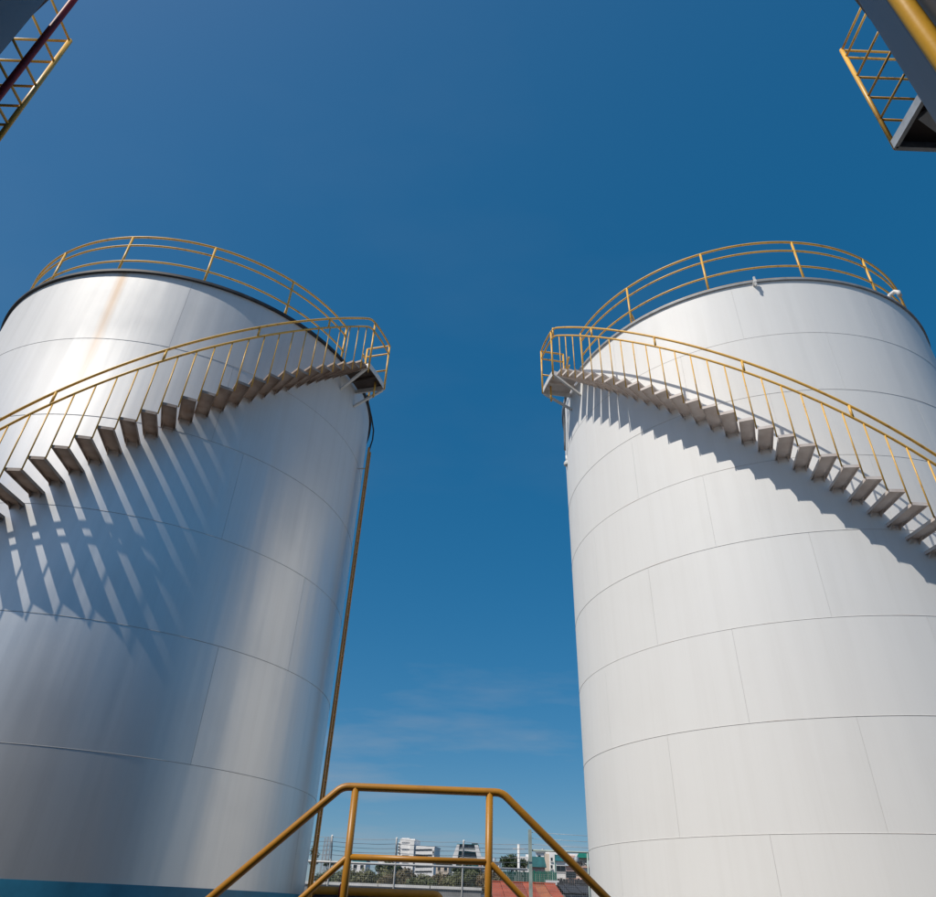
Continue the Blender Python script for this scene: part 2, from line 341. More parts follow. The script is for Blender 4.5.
# ------------------------------------------------------------------ stairs
def make_stair(c, label, sgn, th0, h0, dth, rise, th_end, plat, mats, shortp):
    """sgn: +1 climbs with growing angle, -1 with falling angle; plat=(angle0, angle1, z)"""
    mt, my, mpl = mats
    S = thing('spiral_staircase', (c[0], c[1], 0), label, 'staircase', 'tank staircases')
    ro = 5.31 * K; ri = R + 0.004; wd = 0.214; zp = plat[2]
    to_h = lambda th: EYE + K * (h0 + rise * (sgn * (th - th0)) / dth)       # walking line height at angle
    i_top = int(math.floor((K * 0 + (zp - EYE) / K - h0) / rise - 0.25)); i_bot = -int((h0 + EYE / K) / rise) + 1
    # tread: plate with folded lips, built once pointing along +X with its nose on the local X axis
    b = MB(); y0, y1 = (0, sgn * wd); ya, yb = min(y0, y1), max(y0, y1)
    b.box(ri - .02, ro, ya, yb, -.012, 0)
    b.box(ri - .02, ro - .003, ya, ya + .006, -.045, -.0122); b.box(ri - .02, ro - .003, yb - .006, yb, -.045, -.0122)
    b.box(ro - .006, ro - .0005, ya + .0065, yb - .0065, -.045, -.0122)
    ym = (ya + yb) / 2
    for y_ in (ya + .03, yb - .036):          # small gusset under the tread at the shell
        b.face([(ri - .003, y_, -.0125), (ri + .11, y_, -.0125), (ri - .003, y_, -.10)]); b.face([(ri - .003, y_ + .006, -.0125), (ri - .003, y_ + .006, -.10), (ri + .11, y_ + .006, -.0125)]); b.face([(ri + .11, y_, -.0125), (ri + .11, y_ + .006, -.0125), (ri - .003, y_ + .006, -.10), (ri - .003, y_, -.10)])
    tm = b.mesh('tread', mt)
    rb = ro + .012
    bm = MB().tube([(0, 0, -rise * K - .03), (0, 0, 1.055 * K)], .0105, 6).mesh('baluster', my)
    for i in range(i_bot, i_top + 1):
        th = th0 + sgn * dth * i; z = EYE + K * (h0 + rise * i)
        o = link('tread', tm, S); o.location = (0, 0, z); o.rotation_euler = (0, 0, rad(th))
        o = link('baluster', bm, S); o.location = P(O2, th, rb, z)
    # balusters over the last short flight onto the landing
    th_top = th0 + sgn * dth * i_top
    # hand rails: helix then level round the landing
    def rail(dz, rd, name):
        ths = th0 + sgn * dth * i_bot; pts = []; N = 160; a_end = plat[0]
        for k in range(N + 1):
            th = ths + (a_end - ths) * k / N; z = min(to_h(th), zp) + dz * K; pts.append(P(O2, th, rb, z))
        a1 = plat[1]
        for k in range(1, 5): pts.append(P(O2, a_end + (a1 - a_end) * k / 4, rb, zp + dz * K))
        for k in range(1, 4): pts.append(P(O2, a1, rb - (rb - R - .12) * k / 3, zp + dz * K))
        # soften the height profile
        for _ in range(3):
            zs = [p.z for p in pts]
            for k in range(1, len(pts) - 1): pts[k].z = (zs[k - 1] + 2 * zs[k] + zs[k + 1]) / 4
        MB().tube(pts, rd, 8).build(name, my, S)
    rail(1.325, .021, 'top_rail'); rail(1.055, .019, 'second_rail')
    hm = MB().tube([(0, 0, 1.055 * K), (0, 0, 1.325 * K)], .02, 8).mesh('rail_spacer', my)
    for a in shortp:
        if sgn * (a - plat[0]) < 0:
            o = link('rail_spacer', hm, S); o.location = P(O2, a, rb, to_h(a))
    # landing
    a0, a1 = plat[0], plat[1]; lo, hi = min(a0, a1), max(a0, a1)
    MB().ring(O2, [(R + .03, zp - .008), (ro, zp - .008), (ro, zp), (R + .03, zp)], 10, lo, hi).build('landing_plate', mpl, S)
    MB().ring(O2, [(ro + .001, zp - .1), (ro + .009, zp - .1), (ro + .009, zp + .03), (ro + .001, zp + .03)], 10, lo, hi).build('landing_edge', M_WHITE, S)
    for a in (a0, a1):
        MB().bar(P(O2, a, R + .006, zp - .062), P(O2, a, ro + .009, zp - .062), .03, .1).build('landing_beam', M_WHITE, S)
    MB().bar(P(O2, (a0 + a1) / 2, R + .006, zp - .045), P(O2, (a0 + a1) / 2, ro - .002, zp - .045), .025, .06).build('landing_joist', mpl, S)
    for a, a_s in ((a0, a0 + sgn * .6), (a1, a1)):
        MB().bar(P(O2, a, ro - .02, zp - .112), P(O2, a_s, R + .003, zp - .50 * K - .03), .045, .045).build('brace', M_WHITE, S)
    pm = MB().tube([(0, 0, -.1), (0, 0, 1.325 * K)], .021, 8).mesh('landing_post', my)
    for a in (a0, a1): o = link('landing_post', pm, S); o.location = P(O2, a, rb, zp)
    pi_ = MB().tube([(0, 0, .0), (0, 0, 1.325 * K)], .021, 8).build('landing_post', my, S); pi_.location = P(O2, a1, R + .12, zp)
    MB().tube([P(O2, a1, R + .12, zp + .5 * K), P(O2, a1, rb, zp + .5 * K)], .018, 8).build('middle_rail', my, S)
    MB().tube([P(O2, a0 + (a1 - a0) * .75, ro - .12, zp - .02), P(O2, a0 + (a1 - a0) * .75, ro - .12, zp - .42)], .02, 8).build('drop_post', my, S)
    nb = 3
    for k in range(1, nb):
        o = link('baluster', bm, S); o.location = P(O2, th_top + (a0 - th_top) * 1.0 + (a1 - a0) * (k - 1) / nb * 0 + sgn * 0.001 * k, rb, zp)
        break
    return S
SL = make_stair(LC, 'steel staircase with treads darkened brown for shade curving round the silver-white tank', 1, -90.34, 5.565, 2.975, .2385, -24.6, (-24.6, -15.2, EYE + 10.70 * K), (M_TREAD_L, M_Y, M_PLATD),
                [-87.7 + 15.8 * k for k in range(-6, 5)])
SR = make_stair(RC, 'pale steel staircase with yellow rails curving round the plain white tank', -1, -88.8, 5.536, 3.038, .2375, -163.2, (-163.2, -171.6, EYE + 11.23 * K), (M_TREAD_R, M_Y, M_TREAD_R),
                [-96.3 - 16.4 * k for k in range(-6, 5)])

# ladder up the side of the silver tank
LD = thing('wall_ladder', (LC[0], LC[1], 0), 'tall narrow ochre ladder fixed to the shaded side of the silver-white tank', 'ladder')
rl = 4.79 * K; zl = 9.62
for a in (-4.0, -1.4):
    MB().bar(P(O2, a, rl, 0), P(O2, a, rl, zl), .05, .03, P(O2, a, 1, 0)).build('stringer', M_YL, LD)
rung = MB().tube([P(O2, -4.0, rl, 0), P(O2, -1.4, rl, 0)], .011, 6).mesh('rung', M_YL)
for k in range(1, 38): o = link('rung', rung, LD); o.location = (0, 0, .25 * k)
for k in (0, 5):
    for a in (-4.0,): MB().bar(P(O2, a, R + .004, .6 + 1.7 * k), P(O2, a, rl - .02, .6 + 1.7 * k), .03, .012).build('bracket', M_L, LD)
def hose(c, pts, name, label, r_, mat):
    o = MB().tube([P(c, *p) for p in pts], r_, 8).build(name, mat, None); return tag(o, label, 'cable')
hose(LC, [(-3.0, rl - .01, zl - .1), (-2.6, rl, zl + .1), (-2, rl + .02, zl + .3), (-3, rl + .03, zl + .5), (-6, rl, zl + .7), (-11, rl, zl + .82), (-14, rl + .05, zl + .86)],
     'cable', 'dark cable looping from the ladder top to the stair landing on the silver-white tank', .016, M_BLACK)
hose(RC, [(-172, R + .12, 10.93), (-175, R + .1, 10.8), (-178, R + .06, 10.55), (-180, R + .05, 10.2), (-181, R + .05, 9.95)], 'cable', 'grey cable hanging under the stair landing of the plain white tank', .022, M_LIPR)
fl = thing('flood_lamp', P(RC, -183, R + .0, 9.8), 'small white round lamp on the edge of the plain white tank', 'lamp')
MB().tube([(0, 0, -.05), (0, 0, .1)], .03, 8).build('lamp_neck', M_WHITE, fl)
MB().ring(O2, [(.01, -.05), (.05, -.05), (.075, -.09), (.07, -.14), (.01, -.15)], 16).build('lamp_shade', M_WHITE, fl)

# ------------------------------------------------------------------ near grey tanks, their platforms and pipes
def near_tank(c, label, side, corner, floor_z, rail_z, zt):
    T = thing('storage_tank', (c[0], c[1], 0), label, 'tank', 'storage tanks')
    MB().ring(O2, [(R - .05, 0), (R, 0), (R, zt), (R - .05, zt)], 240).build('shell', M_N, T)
    b = MB()
    for k in range(96):
        a, d = 360 * k / 96, 360 * (k + 1) / 96; b.face([P(O2, a, R + .02, zt + .01), P(O2, d, R + .02, zt + .01), (0, 0, zt + .35)], True)
    b.build('roof', M_ROOF, T)
    cx, cy = corner[0] - c[0], corner[1] - c[1]; s = side
    xe = -s * math.sqrt(max(.01, R * R - cy * cy))      # where the long side meets the shell
    ye = math.sqrt(R * R - cx * cx)                         # where the short side meets the shell
    # landing floor: polygon between the corner and the shell
    pts = [(cx, cy)]; a_s = math.atan2(ye, cx); a_e = math.atan2(cy, xe)
    arc = [(R * 1.003 * math.cos(a_s + (a_e - a_s) * k / 12), R * 1.003 * math.sin(a_s + (a_e - a_s) * k / 12)) for k in range(13)]
    poly = pts + arc
    b = MB(); n = len(poly)
    top = [(p[0], p[1], floor_z) for p in poly]; bot = [(p[0], p[1], floor_z - .012) for p in poly]
    b.face(top); b.face(bot[::-1])
    for k in range(n): b.face([top[k], top[(k + 1) % n], bot[(k + 1) % n], bot[k]])
    b.build('landing_floor', M_PLATD, T)
    MB().bar((cx, cy, floor_z - .04), (cx, ye + .01, floor_z - .04), .025, .07).build('landing_edge', M_GALV, T)
    MB().bar((cx - s * .0, cy, floor_z - .04), (xe, cy, floor_z - .04), .025, .07).build('landing_edge', M_GALV, T)
    MB().bar((cx + s * .05, ye + .12, floor_z - .05), (cx + s * .42, cy - .02, floor_z - .05), .06, .03).build('landing_beam', M_GALV, T)
    MB().tube([(cx, cy, floor_z - .07), (cx, cy, rail_z[0] + .01)], .0135, 8).build('corner_post', M_Y, T)
    for z in rail_z:
        MB().tube([(cx, cy, z), (cx, ye - .0, z)], .0085, 6).build('rail', M_Y, T)
        MB().tube([(cx, cy, z), (xe, cy, z)], .0085, 6).build('rail', M_Y, T)
    return T
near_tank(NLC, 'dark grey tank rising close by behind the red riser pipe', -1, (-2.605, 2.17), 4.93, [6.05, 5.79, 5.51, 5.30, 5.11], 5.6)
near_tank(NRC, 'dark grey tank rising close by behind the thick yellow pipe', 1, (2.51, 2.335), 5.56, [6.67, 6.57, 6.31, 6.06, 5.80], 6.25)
def riser(az, rho, r_, z1, mat, name, label, c):
    x, y = rho * math.sin(rad(az)), rho * math.cos(rad(az))
    T = thing(name, (x, y, 0), label, 'pipe')
    MB().tube([(0, 0, 0), (0, 0, z1 - .3), (0, 0, z1 - .12)] + [(0, 0, z1)], r_, 20).build('pipe', mat, T)
    d = Vector((c[0] - x, c[1] - y, 0)); L = d.length - R; d.normalize()
    for z in (1.2, 3.2): 
        MB().bar(d * (r_ * .6) + Vector((0, 0, z)), d * (L - .002) + Vector((0, 0, z)), .04, .01).build('clamp', M_GALV, T)
    return T
riser(-52.0, 3.0, .017, 7.4, M_RED, 'riser_pipe', 'thin dark red pipe running up in front of the dark grey tank', NLC)
riser(53.85, 1.72, .030, 6.2, M_YP, 'riser_pipe', 'thick bright yellow pipe running up the dark grey tank', NRC)

# ------------------------------------------------------------------ stile over the bund
ST = thing('stile_stair', (0, 5.0, 0), 'low ochre steel stile with a pipe hand rail between the two tall tanks', 'stile')
zt_, zm, zf = 2.254, 1.857, 1.25; xl, xr = -.746, .318; sL, sR = .89, .875
def prof(xa, xb, z, zend):
    pts = [(xa - (z - zend) / sL, 0, zend)]
    for t in (0, .25, .5, .75, 1): pts.append((xa - .05 * (1 - t) ** 2 * .7 + .05 * t * t, 0, z - .05 * (1 - t) ** 2 * .7))
    for t in (0, .25, .5, .75, 1): pts.append((xb - .05 * (1 - t) ** 2 + .05 * t * t * .7, 0, z - .05 * t * t * .7))
    return pts + [(xb + (z - zend) / sR, 0, zend)]
MB().tube(prof(xl, xr, zt_, .95), .0245, 14).build('top_rail', M_YO, ST)
MB().tube([(-.655 - (zm - .6) / sL, 0, .6), (-.67, 0, zm - .012), (-.645, 0, zm)], .019, 12).build('sloping_middle_rail', M_YO, ST)
MB().tube([(.225, 0, zm), (.25, 0, zm - .012), (.235 + (zm - .6) / sR, 0, .6)], .019, 12).build('sloping_middle_rail', M_YO, ST)
MB().tube([(-.655, 0, zm), (.23, 0, zm)], .018, 12).build('middle_rail', M_YO, ST)
for x in (-.655, .23): MB().tube([(x, 0, zf), (x, 0, zt_)], .0235, 12).build('post', M_YO, ST)
for x, z0, z1 in ((xl - 1.2, 0, zt_ - 1.2 * sL), (xr + 1.2, 0, zt_ - 1.2 * sR)): MB().tube([(x, 0, z0), (x, 0, z1)], .0235, 12).build('post', M_YO, ST)
MB().box(xl, xr, .03, .75, zf - .03, zf).build('deck', M_GALV, ST)
for y in (.02, .76):
    for xa, sgn, s_ in ((xl, -1, sL), (xr, 1, sR)):
        MB().bar((xa, y, zf - .06), (xa + sgn * (zf - .06) / s_, y, .0), .02, .14).build('stringer', M_YO, ST)
    MB().bar((xl, y, zf - .07), (xr, y, zf - .07), .02, .12).build('deck_beam', M_YO, ST)
for xa, sgn, s_ in ((xl, -1, sL), (xr, 1, sR)):
    for k in range(1, 6):
        z = zf - .205 * k; x = xa + sgn * .205 * k / s_
        MB().box(x - .11, x + .11, .032, .748, z - .03, z).build('tread', M_GALV, ST)
for x in (xl + .02, xr - .02):
    for y in (.02, .76): MB().tube([(x, y, 0), (x, y, zf - .13)], .025, 8).build('leg', M_YO, ST)

# yellow process pipe, bund wall
PI = thing('process_pipe', (0, 14.0, 0), 'horizontal yellow pipe with a flange, turned down at its end, behind the stile', 'pipe')
zp_ = 1.815; r_ = .064; xe = -.16
pts = [(-2.45, 0, .0), (-2.45, 0, zp_ - .14)] + [(-2.31 - .14 * math.cos(t), 0, zp_ - .14 + .14 * math.sin(t)) for t in (0.4, .8, 1.2)] + [(-2.31, 0, zp_), (-1.2, 0, zp_)]
pts += [(xe - .14, 0, zp_)] + [(xe - .14 + .14 * math.sin(t), 0, zp_ - .14 + .14 * math.cos(t)) for t in (.4, .8, 1.2)] + [(xe, 0, zp_ - .14), (xe, 0, 0)]
MB().tube(pts, r_, 14).build('pipe', M_YO, PI)
for x in (-1.9, -1.87): MB().tube([(x - .012, 0, zp_), (x + .012, 0, zp_)], r_ + .045, 16).build('flange', M_RED, PI)
for x in (-1.1,): MB().bar((x, 0, 0), (x, 0, zp_ - r_ - .002), .1, .1).build('support', M_CONC, PI)
tag(MB().box(-12, 12, 18, 18.25, 0, 1.805).build('bund_wall', M_BUND), 'low charcoal bund wall behind the yellow pipe', 'wall')

# ------------------------------------------------------------------ perimeter fence and gate
FY = 24.0; ztop = EYE + .0452 * FY; zarm = EYE + .0735 * FY
FN = thing('mesh_fence', (0, FY, 0), 'wire mesh fence with white posts and barbed wire strands', 'fence')
xs = [FY * math.tan(rad(a)) for a in (-13.4, -8.65, -4.05, .78)]; xs = [xs[0] - 4.1, xs[0] - 2.05] + xs + [2.28]
for x in xs[:-1]:
    p = MB().tube([(x, 0, 0), (x, 0, ztop + .1), (x, -.1, ztop + .35), (x, -.3, zarm)], .026, 8).build('post', M_WHITE, FN)
MB().tube([(xs[0], 0, ztop), (xs[-1], 0, ztop)], .03, 8).build('top_rail', M_WHITE, FN)
def mesh_panel(x0, x1, z0, z1, y=0.03, step=.055, w_=.0022):
    b = MB()
    nx = int((x1 - x0) / step); nz_ = int((z1 - z0) / step)
    for k in range(nx + 1):
        x = x0 + (x1 - x0) * k / nx; b.tube([(x, y, z0), (x, y, z1)], w_, 3, cap=False)
    for k in range(nz_ + 1):
        z = z0 + (z1 - z0) * k / nz_; b.tube([(x0, y + .003, z), (x1, y + .003, z)], w_, 3, cap=False)
    return b
for a, d in zip(xs[:-1], xs[1:]): mesh_panel(a + .03, d - .03, .6, ztop - .03).build('wire_mesh', M_GALV, FN)
for k in range(5):
    t = (k + .6) / 5; y = -.3 * t; z = ztop + .12 + (zarm - ztop - .12) * t; pts = []
    for j in range(len(xs) - 1):
        for q in range(6):
            u = q / 6; pts.append((xs[j] + (xs[j + 1] - xs[j]) * u, y, z - .03 * 4 * u * (1 - u) + random.uniform(-.006, .006)))
    pts.append((xs[-1], y, z)); MB().tube(pts, .006, 4).build('barbed_wire', M_GALV, FN)
GT = thing('mesh_gate', (0, FY, 0), 'tall pale green framed mesh gate at the end of the fence', 'gate')
zg = EYE + .0662 * FY; g0, g1 = 2.36, 5.9
for x in (g0, g1): MB().bar((x, 0, 0), (x, 0, zg + (.55 if x == g0 else .1)), .1, .1).build('gate_post', M_GPOST, GT)
for z in (zg, 1.72, .4): MB().tube([(g0 + .06, 0, z), (g1 - .06, 0, z)], .026, 8).build('gate_rail', M_GPOST, GT)
MB().tube([(4.1, 0, .4), (4.1, 0, zg)], .02, 8).build('gate_stile', M_GPOST, GT)
mesh_panel(g0 + .07, 4.07, .42, zg - .5).build('wire_mesh', M_GALV, GT); mesh_panel(4.13, g1 - .07, .42, zg - .5).build('wire_mesh', M_GALV, GT)
for k in range(3):
    z = zg + .16 + .16 * k; MB().tube([(g0, 0, z), ((g0 + g1) / 2, 0, z - .04), (g1, 0, z)], .006, 4).build('barbed_wire', M_GALV, GT)

# ------------------------------------------------------------------ beyond the fence
WL = thing('boundary_wall', (0, 34, 0), 'grey concrete wall with a white coping beyond the mesh fence', 'wall')
zc = EYE + .0243 * 34
MB().box(-14, 1.25, 0, .2, 0, zc - .1).build('wall_face', M_CONC, WL)
for k in range(7):
    x0 = -14 + 15.3 * k / 7; MB().box(x0 + .02, x0 + 15.3 / 7 - .02, -.05, .25, zc - .098, zc).build('coping_stone', M_COPE, WL)

def crown(parent, name, mat, blobs, n, size, seed, flat=.75):
    rg = random.Random(seed); b = MB()
    tot = sum(q[3] ** 2 for q in blobs)
    for (x, y, z, rr_) in blobs:
        for _ in range(int(n * rr_ * rr_ / tot)):
            d = Vector((rg.gauss(0, 1), rg.gauss(0, 1), rg.gauss(0, 1))).normalized(); q = rr_ * rg.uniform(.45, 1.08)
            p = Vector((x, y, z)) + Vector((d.x * q, d.y * q, d.z * q * flat))
            a = Vector((rg.gauss(0, 1), rg.gauss(0, 1), rg.gauss(0, 1))).normalized(); c_ = a.cross(d + Vector((.01, .02, .03))).normalized(); s_ = size * rg.uniform(.6, 1.4)
            b.face([p - a * s_, p - c_ * s_ * .55, p + a * s_, p + c_ * s_ * .55])
    return b.build(name, mat, parent)
def tree(u0, u1, vtop, vbase, Y, label, mat, seed, n=1400, name='tree', group=None, dens=7, lobes=7, cat='tree'):
    a = at(u0, vtop, Y); d = at(u1, vtop, Y); top = a.z; base = max(.6, at(u0, vbase, Y).z); cx = (a.x + d.x) / 2; wdt = (d.x - a.x)
    T = thing(name, (cx, Y, 0), label, cat, group); rg = random.Random(seed)
    hz = (top - base); blobs = []
    for k in range(lobes):
        rr_ = min(wdt, hz * 1.4) * rg.uniform(.2, .32); x = rg.uniform(-.5, .5) * (wdt - 2 * rr_)
        zmax = top - rr_ * .8 - abs(x) / wdt * hz * .6; blobs.append((x, rg.uniform(-.3, .3) * wdt, rg.uniform(base + rr_ * .6, max(base + rr_ * .7, zmax)), rr_))
    blobs.append((0, 0, top - wdt * .25 * .8, wdt * .25))
    crown(T, 'crown', mat, blobs, n, wdt / 26, seed)
    b = MB(); b.tube([(0, 0, 0), (wdt * .01, 0, base * .6), (0, 0, base + hz * .3)], wdt * .03, 7)
    for (x, y, z, q) in blobs[:5]: b.tube([(0, 0, base * .8), (x * .5, y * .5, (base * .8 + z) / 2 + .1), (x, y, z)], wdt * .013, 5)
    b.build('trunk', M_BARK, T); return T
# shrubs behind the wall
i = 0
for u0, u1, vt, Y, mt in ((336, 362, 866, 52, M_OLIVE), (354, 378, 867, 48, M_OLIVE), (372, 402, 866, 55, M_OLIVE), (394, 418, 866, 49, M_DRY), (410, 436, 872, 47, M_OLIVE),
                      (430, 452, 871, 50, M_DRY), (446, 470, 868, 46, M_OLIVE), (462, 486, 867, 52, M_OLIVE), (480, 502, 868, 49, M_DRY), (318, 342, 869, 56, M_LEAF), (380, 400, 872, 45, M_DRY)):
    tree(u0 - 5, u1 + 5, vt, 893, Y, {M_OLIVE: 'olive green shrub in the row behind the white-coped wall', M_DRY: 'dry brownish shrub in the row behind the white-coped wall', M_LEAF: 'dark green shrub behind the wall next to the ochre ladder'}[mt],
         mt, 100 + i, 3400, 'shrub', 'shrubs behind the wall', lobes=14, cat='shrub'); i += 1
tree(374, 404, 859, 872, 120, 'low dark tree in front of the long white office block', M_LEAF, 7, 1200)
tree(497, 526, 853, 870, 110, 'round dark green tree beside the slim white pole', M_LEAF, 8, 2200, lobes=9)
tree(516, 531, 857, 870, 118, 'smaller dark tree between the white pole and the gate post', M_LEAF, 9, 1000)
tree(450, 482, 863, 872, 130, 'low dark tree at the foot of the building with sloping white walls', M_LEAF, 10, 1200)
tree(307, 324, 845, 866, 90, 'dark ragged tree beside the ochre ladder', M_LEAF, 12, 900, lobes=6)
tree(322, 338, 859, 866, 140, 'low dark bush below the lattice masts', M_LEAF, 13, 700)

def lattice(u, vtop, Y, wd, label):
    p = at(u, vtop, Y); T = thing('lattice_mast', (p.x, Y, 0), label, 'mast', 'lattice masts'); H = p.z
    for sx in (-1, 1):
        for sy in (-1, 1): MB().bar((sx * wd, sy * wd, 0), (sx * wd * .55, sy * wd * .55, H), .22, .22).build('leg', M_GALV, T)
    b = MB(); n = 14
    for k in range(n):
        z0, z1 = H * k / n, H * (k + 1) / n; w0, w1 = wd * (1 - .45 * k / n), wd * (1 - .45 * (k + 1) / n)
        for s in (-1, 1): b.bar((-w0 * s, -w0, z0), (w1 * s, -w1, z1), .1, .1); b.bar((-w0 * s, w0, z0), (w1 * s, w1, z1), .1, .1)
        b.bar((-w1, -w1, z1), (w1, -w1, z1), .1, .1)
    b.build('bracing', M_GALV, T)
lattice(326.5, 838, 330, 1.1, 'thin grey lattice mast on the skyline'); lattice(329.6, 837, 338, 1.1, 'thin grey lattice mast on the skyline')
def pole(u, vtop, vb, Y, r_, label, mat):
    p = at(u, vtop, Y); T = thing('utility_pole', (p.x, Y, 0), label, 'pole')
    MB().tube([(0, 0, 0), (0, 0, p.z)], r_, 8).build('shaft', mat, T); MB().bar((-.7, 0, p.z - .5), (.7, 0, p.z - .5), .12, .12).build('cross_arm', mat, T)
pole(518.6, 844, 868, 95, .16, 'slim white pole standing in front of the round dark tree', M_WHITE)

# --- buildings
def bld(name, u0, u1, Y, label, cat='building'):
    a = at((u0 + u1) / 2, 870, Y); T = thing(name, (a.x, Y, 0), label, cat, None)
    if name not in ('glass_building', 'teal_roofed_shed'): T.rotation_euler = (0, 0, rad(-12))
    return T
def blk(T, u0, u1, vtop, Y, depth, mat, name='wall', dz=0):
    a = at(u0, vtop, Y); d = at(u1, vtop, Y); z = (a.z + d.z) / 2
    return MB().box(a.x - T.location.x, d.x - T.location.x, dz, dz + depth, 0, z).build(name, mat, T)
def win(T, u0, u1, v0, v1, Y, mat=None, name='window', proud=.08):
    a = at(u0, v0, Y); d = at(u1, v1, Y); x0, x1 = a.x - T.location.x, d.x - T.location.x
    fr = MB().box(x0, x1, -proud, -.01, d.z, a.z).build(name, mat or M_GLASS, T)
    if name == 'window': 
        hh = (a.z - d.z); MB().box(x0 - .15, x1 + .15, -proud - .3, -.012, d.z - .18, d.z - .02).build('sill', M_WHB, fr)
    return fr
Y = 500
B1 = bld('office_block', 396, 435, Y, 'long white stepped office block with dark ribbon windows')
blk(B1, 399.5, 415, 838.5, Y, 14, M_WHB); blk(B1, 415.1, 435, 846.5, Y, 16, M_WHB, dz=.02)
blk(B1, 400, 408, 837.2, Y, 6, M_WHB, 'roof_box', dz=3); blk(B1, 410.5, 414.8, 840.3, Y, 6, M_WHB, 'roof_box', dz=-1.2)
for v in (849, 854.4, 860, 865.6, 870.6):
    for k in range(4): win(B1, 415.4 + 4.3 * k, 419.5 + 4.3 * k, v, v + 1.9, Y, M_GLASS, 'ribbon_window', .1)
for v in (841.2, 848.2, 853.9, 861.5): win(B1, 401.5, 413, v, v + .9, Y, M_LIPR)
for v in (843, 846, 849, 852): win(B1, 397.4, 399.3, v, v + 1.3, Y, M_GLASS, 'side_balcony', .5)
blk(B1, 397.2, 399.6, 841.5, Y, 9, M_COPE, 'stair_tower', dz=2)
win(B1, 433.0, 434.4, 851.6, 853.4, Y); win(B1, 433.0, 434.4, 862.6, 864.2, Y)
MB().box(at(414.6, 0 + 846, Y).x - B1.location.x, at(435.4, 846, Y).x - B1.location.x, .2, 17.5, at(425, 846.9, Y).z, at(425, 846, Y).z).build('parapet', M_WHB, B1)
Y = 420
B2 = bld('glass_building', 452, 482, Y, 'dark glazed building with sloping white side walls and a flat roof')
blk(B2, 457, 479, 844, Y, 14, M_TEAL)
def slope(u0a, u1a, u0b, u1b, va, vb):
    a, b_, c_, d = at(u0a, va, Y), at(u1a, va, Y), at(u0b, vb, Y), at(u1b, vb, Y); X = B2.location.x
    MB().hexa([(c_.x - X, -.8, c_.z), (d.x - X, -.8, d.z), (d.x - X, 12, d.z), (c_.x - X, 12, c_.z), (a.x - X, -.8, a.z), (b_.x - X, -.8, b_.z), (b_.x - X, 12, b_.z), (a.x - X, 12, a.z)]).build('sloping_wall', M_WHB, B2)
slope(457, 459.5, 451, 457.5, 844.5, 861); slope(474.5, 478, 477.5, 482.5, 845, 861)
win(B2, 459.5, 475, 844.2, 848.6, Y); win(B2, 460, 476.5, 852.4, 857.6, Y); win(B2, 476.6, 480, 848.6, 851.5, Y)
win(B2, 458, 477, 849.4, 851.6, Y, M_WHB, 'balcony_band', .6)
blk(B2, 472, 478, 842.8, Y, 4, M_CHAR, 'roof_plant', dz=3); blk(B2, 450.5, 456, 858, Y, 8, M_WHB, 'annex', dz=-1.5)
Y = 330
B3 = bld('white_house', 480, 487, Y, 'small white house with red trim behind the stile post')
blk(B3, 480.5, 487, 856.5, Y, 6, M_WHB); blk(B3, 479.3, 481.6, 864.5, Y, 2, M_PINK, 'porch', dz=-2.1); win(B3, 483, 485.5, 865, 866.6, Y); win(B3, 483, 485.5, 868.5, 869.8, Y)
Y = 240
B4 = bld('corner_house', 545, 556, Y, 'white and cream house with two dark windows above each other')
blk(B4, 544.5, 549.3, 853.4, Y, 8, M_CREAM); blk(B4, 549.2, 561, 852.6, Y, 9, M_WHB, dz=-.4); blk(B4, 544.5, 556, 850.6, Y, 6, M_WHB, 'roof_terrace', dz=3)
for v in (857.6, 865): 
    a = win(B4, 550.8, 552.7, v, v + 3.6, Y, M_GLASS, 'window', .5)
blk(B4, 555, 561, 855, Y, 5, M_TEAL, 'lean_to', dz=-1.6)
Y = 230
B5 = bld('balcony_house', 560, 578, Y, 'white house with stacked balconies beside the corner house')
blk(B5, 560, 580, 853.5, Y, 9, M_WHB)
for v in (858.5, 864.5, 870.5): win(B5, 561.5, 578, v, v + 2.6, Y, M_CHAR, 'balcony_opening', .06)
for v in (861.2, 867.2, 873.2): win(B5, 560.5, 579, v, v + 1.9, Y, M_WHB, 'balcony_front', .9)
win(B5, 563, 566, 872, 875, Y, M_PINK, 'awning', 1.2); win(B5, 566, 575, 855.2, 857.6, Y, M_PINK, 'fascia', .3)
Y = 210
B6 = bld('green_roofed_house', 577, 600, Y, 'cream house with a bright green sheet roof next to the plain white tank')
blk(B6, 577, 605, 857.6, Y, 9, M_CREAM); a = at(576.5, 857.5, Y); d = at(607, 853, Y); X = B6.location.x
MB().hexa([(a.x - X, -1, a.z), (d.x - X, -1, a.z), (d.x - X, 10, a.z), (a.x - X, 10, a.z), (a.x - X + .5, 3, d.z), (d.x - X, 3, d.z), (d.x - X, 6, d.z), (a.x - X + .5, 6, d.z)]).build('roof', M_GREENR, B6)
for v in (861, 865.5, 871): win(B6, 580, 582, v, v + 2, Y); win(B6, 585.5, 587.2, v, v + 2, Y)
win(B6, 583.2, 584.2, 859, 880, Y, M_WHB, 'downpipe', .3)
blk(B6, 583, 590, 851.2, Y, 4, M_WHB, 'water_tank_box', dz=12)
Y = 150
B7 = bld('teal_roofed_shed', 531, 546, Y, 'shed with a teal gable roof behind the gate')
blk(B7, 532, 545, 866.5, Y, 6, M_PINK); a = at(530.5, 866.8, Y); d = at(546, 858, Y); pk = at(538, 856.5, Y); X = B7.location.x
b = MB(); 
